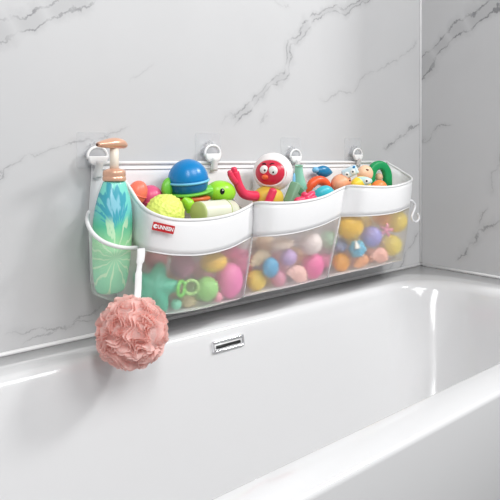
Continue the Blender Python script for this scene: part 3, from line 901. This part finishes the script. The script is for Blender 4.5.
tag(mb.build('toy_arch', GRN, loc=gc-Vector((0, 0, 10*gk))), 'thick green arch toy standing at the corner end of the third pocket', 'toy')
ball('toy_ball', 'soft orange ball under the green arch, at the third pocket rim', 379, 188.5, -.100, (10, 7, 8.5), OR3, tilt=(.1, 0, 0))
ball('toy_ball', 'pale peach little ball inside the opening of the green arch', 379, 177, -.040, (3.6, 4, 4.0), LPEACH)

# ---- seen through the mesh of the first pocket
def shell_toy(label, u, v, y, rpx, mat, ang=0.0):
    "ribbed scallop shell"
    k = M(u, y)*rpx; c = P(u, v, y); rows = []
    ca2, sa2 = math.cos(ang), math.sin(ang)
    for i in range(9):
        r = .08+.92*i/8; row = []
        for j in range(41):
            th = math.radians(-72+144*j/40)
            rib = math.cos(j/40*PI*16)
            rr4 = k*1.5*r*(1+.03*rib*r)
            x = rr4*math.sin(th); z = rr4*math.cos(th)-k*.75
            yy = -k*.55*math.sin(PI*min(1, r*.9))*math.cos(th*.9)-.02*k*rib*r*3
            row.append(c+Vector((x*ca2+z*sa2, yy, -x*sa2+z*ca2)))
        rows.append(row)
    o = MB().grid(rows).build('toy_shell', mat, loc=c-Vector((0, 0, k*.75)), solid=.004)
    return tag(o, label, 'toy')

def star_toy(name, label, u, v, y, rpx, mat, ang=0, arms=5, depth=.34, thick=.34):
    k = M(u, y)*rpx; c = P(u, v, y)
    outl = []
    for j in range(arms*8):
        a = 2*PI*j/(arms*8)+ang
        r = k*((1-depth)+depth*math.cos(a*arms-ang*arms))
        outl.append((r*math.sin(a), r*math.cos(a)))
    dv = toward(c); s_ = Vector((0, 0, 1)).cross(dv).normalized(); u_ = dv.cross(s_).normalized()
    mb = MB(); layers = []
    for f, d in ((0.0, 1), (.5, .9), (.8, .6), (.95, .25), (1, 0), (.95, -.25), (.8, -.6), (0.0, -.9)):
        layers.append([c+(s_*a+u_*b2)*f+dv*d*k*thick for a, b2 in outl])
    mb.grid(layers, cu=True)
    return tag(mb.build(name, mat, loc=c-Vector((0, 0, k*.8))), label, 'toy')

def gem_toy(label, u, v, y, rpx, mat):
    k = M(u, y)*rpx; c = P(u, v, y)
    bm = bmesh.new(); bmesh.ops.create_icosphere(bm, subdivisions=1, radius=k)
    me = bpy.data.meshes.new('gem'); bm.to_mesh(me); bm.free()
    me.transform(Matrix.Translation(c) @ Euler((.4, .3, .2)).to_matrix().to_4x4())
    t = thing('toy_gem', label, 'toy', c-Vector((0, 0, k)))
    g = link('gem_body', me, mat, t, smooth=False)
    MB().prism([(-k*.45, -k*.4), (k*.45, -k*.4), (k*.1, k*.5)], c+toward(c)*k*.86+Vector((-.002, 0, k*.42)), Vector((1, 0, 0)), Vector((0, .5, .85)).normalized(), Vector((0, -.85, .5)).normalized(), .003).build('white_facet', EYEW, t, smooth=False)
    return t

ball('toy_ball', 'dusky pink ball behind the mesh, upper left of the first pocket', 156, 259, -.056, 11.5, col_mat('dusky_pink', 216, 130, 140))
star_toy('rubber_star', 'large teal rubber star behind the mesh at the lower left of the first pocket', 155, 287.5, -.090, 26, col_mat('teal_green', 84, 196, 164), .25, depth=.20, thick=.40)
ball('toy_ball', 'mauve ball behind the mesh, high in the middle of the first pocket', 182, 266, -.082, 12.5, col_mat('mauve', 196, 128, 158))
ball('toy_egg', 'golden yellow egg behind the mesh, just right of the mauve ball', 213, 262, -.098, (15, 12, 10.5), col_mat('golden', 246, 196, 70))
ball('toy_ball', 'light lime ball behind the mesh, left of the big pink ball', 206, 288.5, -.101, 12.2, col_mat('light_lime', 160, 222, 130))
ball('toy_ball', 'big bubblegum pink ball at the right end of the first mesh pocket', 229, 280, -.080, (15.2, 12.2, 17.8), col_mat('bubblegum', 248, 130, 190))
ball('toy_ball', 'beige ball low behind the mesh, below the linked lime rings', 188, 301, -.084, (10, 8, 6), col_mat('beige', 216, 196, 160))
ball('toy_ball', 'deep pink ball behind the mesh, high at the first pocket seam', 229, 250.5, -.062, 9, col_mat('deep_pink', 246, 120, 170))
LIME = col_mat('ring_lime', 128, 226, 96)
ck = P(186, 288.5, -.112)
t = thing('link_rings', 'pair of linked lime green rings pressed against the first mesh pocket', 'toy', ck-Vector((0, 0, .015)))
for q, (du, ty_) in enumerate(((-5, .5), (5, -.6))):
    c5 = P(186+du, 288.5-q*1.5, -.119); R5 = Euler((PI/2+.15*q, ty_*.6, ty_)).to_matrix()
    MB().tube([c5+R5 @ Vector((.0125*math.cos(a), .0125*math.sin(a), 0)) for a in [2*PI*j/28 for j in range(28)]], .0030, 8, closed=True).build('ring', LIME if q == 0 else col_mat('ring_pale', 190, 236, 150), t)

# ---- second pocket
shell_toy('cream ribbed shell toy behind the mesh at the left seam of the middle pocket', 259, 257.5, -.080, 10, col_mat('shell_cream', 244, 222, 186), -.3)
ball('toy_egg', 'long cream egg high behind the mesh, left of the white ball', 282, 243.5, -.098, (14, 9, 6.5), col_mat('cream_egg', 250, 226, 206))
ball('toy_egg', 'sky blue egg behind the mesh, left of centre in the middle pocket', 270.5, 267.5, -.110, (9, 7, 10.2), col_mat('egg_blue', 86, 172, 214))
ball('toy_ball', 'lavender ball behind the mesh, right of the sky blue egg', 288, 257.5, -.100, 8.6, col_mat('lavender', 200, 168, 218))
ball('toy_ball', 'white ball high behind the mesh at the right of the middle pocket', 310, 243, -.092, 12, col_mat('pearl_white', 250, 236, 230))
ball('toy_ball', 'hot pink ball behind the mesh at the right of the middle pocket', 312.5, 265.5, -.082, (12.6, 10, 13.2), col_mat('hot_pink_ball', 246, 110, 170))
shell_toy('pale pink fan shell toy low behind the mesh, between blue egg and hot pink ball', 296, 273.5, -.102, 10.8, col_mat('shell_pink', 250, 202, 190), .35)
ball('toy_ball', 'yellow ball low behind the mesh at the left seam of the middle pocket', 256, 280, -.081, 10.2, col_mat('sunny', 248, 214, 84))
ball('toy_ball', 'mauve rose ball lowest in the middle pocket, right of the yellow ball', 277.5, 277.5, -.086, 8.6, col_mat('rose', 226, 150, 172))
# ---- third pocket
ball('toy_ball', 'golden yellow ball behind the mesh at the upper left of the third pocket', 350, 226, -.090, 13.5, col_mat('gold_ball', 252, 200, 40))
gem_toy('sky blue faceted toy with a white facet behind the third mesh', 357, 249, -.102, 9.8, col_mat('gem_blue', 104, 190, 222))
ball('toy_ball', 'periwinkle ball behind the mesh in the middle of the third pocket', 371, 236.5, -.103, 10.5, col_mat('periwinkle', 164, 158, 222))
star_toy('rubber_star', 'small pink star behind the mesh, right of the periwinkle ball', 386, 230, -.112, 7.5, col_mat('star_pink', 250, 160, 180), .2)
ball('toy_ball', 'orange ball high behind the third mesh, under the band', 381, 216, -.082, 9, col_mat('orange_ball', 250, 172, 70))
ball('toy_ball', 'pale yellow ball high at the right end of the third mesh pocket', 395.5, 221, -.066, 11.4, col_mat('pale_yellow', 250, 222, 96))
ball('toy_ball', 'lemon ball low at the right end of the third mesh pocket', 390.5, 245, -.062, 10.8, col_mat('lemon', 250, 228, 104))
shell_toy('pale pink shell toy low behind the mesh, left of the lemon ball', 378, 255, -.098, 10.0, col_mat('shell_blush', 250, 190, 170), .2)
ball('toy_ball', 'deep orange ball at the lower left of the third mesh pocket', 341, 262.2, -.075, (9.4, 8, 9.2), col_mat('deep_orange', 250, 170, 50))
shell_toy('peach fan shell toy low behind the mesh, right of the deep orange ball', 360, 260.8, -.090, 8.3, col_mat('shell_peach', 250, 176, 120), -.2)
ball('toy_ball', 'lavender blue ball behind the mesh, left of the sky blue faceted toy', 339.8, 245.5, -.060, 7.5, col_mat('lav_blue', 170, 184, 226))

# second row, further from the mesh
ball('toy_ball', 'pale peach ball deep in the first pocket, between the teal star and the lime rings', 171, 283, -.040, 13, col_mat('pale_peach', 250, 206, 176))
ball('toy_ball', 'pale pink ball deep in the first pocket, between the lime rings and the golden egg', 203, 272, -.044, 11, col_mat('pale_pink', 250, 190, 206))
ball('toy_ball', 'apricot ball deep in the middle pocket, above the pale pink fan shell toy', 294, 256.5, -.038, 9.6, col_mat('apricot', 252, 208, 160))
ball('toy_ball', 'soft rose ball deep in the middle pocket, between the blue egg and lavender ball', 279, 262, -.044, 11, col_mat('soft_rose', 248, 186, 196))
ball('toy_ball', 'pale cream ball deep in the middle pocket behind the pale pink fan shell toy', 298.5, 273.5, -.052, 6.5, col_mat('pale_cream', 252, 232, 200))
ball('toy_ball', 'butter yellow ball deep in the third pocket, between gold and periwinkle balls', 363, 224, -.042, 9.5, col_mat('butter', 252, 226, 140))
ball('toy_ball', 'salmon ball deep in the third pocket, right of the faceted toy', 370, 255, -.044, 7, col_mat('salmon', 250, 178, 150))
ball('toy_ball', 'pale lilac ball deep in the third pocket, below the small pink star', 372, 240, -.036, 7, col_mat('pale_lilac', 226, 206, 236))

ball('toy_ball', 'small mint ball at the bottom of the first mesh pocket, right of the teal star', 176, 304, -.106, 5.5, col_mat('mint_ball', 140, 220, 190))
ball('toy_ball', 'small rose ball at the bottom of the first pocket, beside the big pink ball', 217.5, 297, -.102, 4.8, col_mat('rose_small', 248, 160, 186))
ball('toy_ball', 'pink ball straddling the seam between the first and the middle mesh pocket', 241, 262, -.050, 13, col_mat('seam_pink', 250, 150, 190))
ball('toy_ball', 'sage ball high at the right seam of the middle mesh pocket', 328, 240, -.064, 9.5, col_mat('pale_sage', 176, 210, 178))
ball('toy_ball', 'small pink ball low at the right seam of the middle mesh pocket', 324, 260.5, -.042, 7.5, col_mat('low_pink', 250, 150, 186))


ball('toy_ball', 'blush ball deep at the top of the first pocket, above the teal star', 176, 250, -.036, 10, col_mat('blush', 250, 196, 190))
ball('toy_ball', 'pale green ball deep in the first pocket, low behind the light lime ball', 190, 292, -.034, 11, col_mat('pale_green', 190, 230, 176))
ball('toy_ball', 'light pink ball deep in the first pocket, low beside the big pink ball', 214, 286.5, -.036, 10, col_mat('light_pink', 252, 184, 206))
ball('toy_ball', 'pale sand ball deep at the upper left of the middle pocket', 265, 243, -.032, 9.5, col_mat('pale_sand', 250, 222, 190))
ball('toy_ball', 'vanilla ball deep in the middle pocket, low behind the blue egg', 265, 276.5, -.030, 8, col_mat('vanilla', 252, 230, 160))
ball('toy_ball', 'shell pink ball deep in the middle pocket, behind the white ball', 309, 249, -.032, 8.5, col_mat('shell_pink_ball', 252, 196, 212))
ball('toy_ball', 'pale lemon ball deep in the third pocket, left of the periwinkle ball', 351.5, 238.5, -.032, 7, col_mat('pale_lemon', 252, 236, 160))
ball('toy_ball', 'pale coral ball deep in the third pocket, below the faceted toy', 350, 257, -.034, 9, col_mat('pale_coral', 252, 196, 170))
ball('toy_ball', 'pale gold ball deep in the third pocket, behind the small pink star', 386, 227, -.028, 5, col_mat('pale_gold', 252, 216, 130))

# ------------------------------------------------------------------ light
def area(name, loc, tgt, size, power, col=(1, 1, 1), size_y=None):
    l = bpy.data.lights.new(name, 'AREA'); l.energy = power; l.size = size; l.color = col
    if size_y: l.shape = 'RECTANGLE'; l.size_y = size_y
    o = bpy.data.objects.new(name, l); COL.objects.link(o)
    o.location = loc
    o.rotation_euler = (Vector(tgt)-Vector(loc)).to_track_quat('-Z', 'Y').to_euler()
    return o
area('window_light', (2.50, -1.60, 2.05), (.75, -.1, .1), .42, 33)
area('high_fill_light', (1.10, -1.9, 1.75), (.8, -.1, .1), .9, 20)  # added soft fill from high in front, brightens the organizer and its toys
area('left_fill_light', (-.15, -1.75, 1.60), (.65, 0, .12), .35, 16, size_y=1.0)  # added narrow fill from front left, lifts pockets and puff, streaks the tub
wd_ = bpy.data.worlds.new('world'); S.world = wd_; wd_.use_nodes = True
bg = wd_.node_tree.nodes['Background']
bg.inputs[0].default_value = (.97, .98, 1, 1); bg.inputs[1].default_value = .36

S.view_settings.view_transform = 'Standard'
S.view_settings.look = 'None'
S.view_settings.exposure = 0.12
S.view_settings.gamma = 1
S.view_settings.use_curve_mapping = False
S.cycles.use_denoising = True
S.cycles.transparent_max_bounces = 24
S.cycles.max_bounces = 10
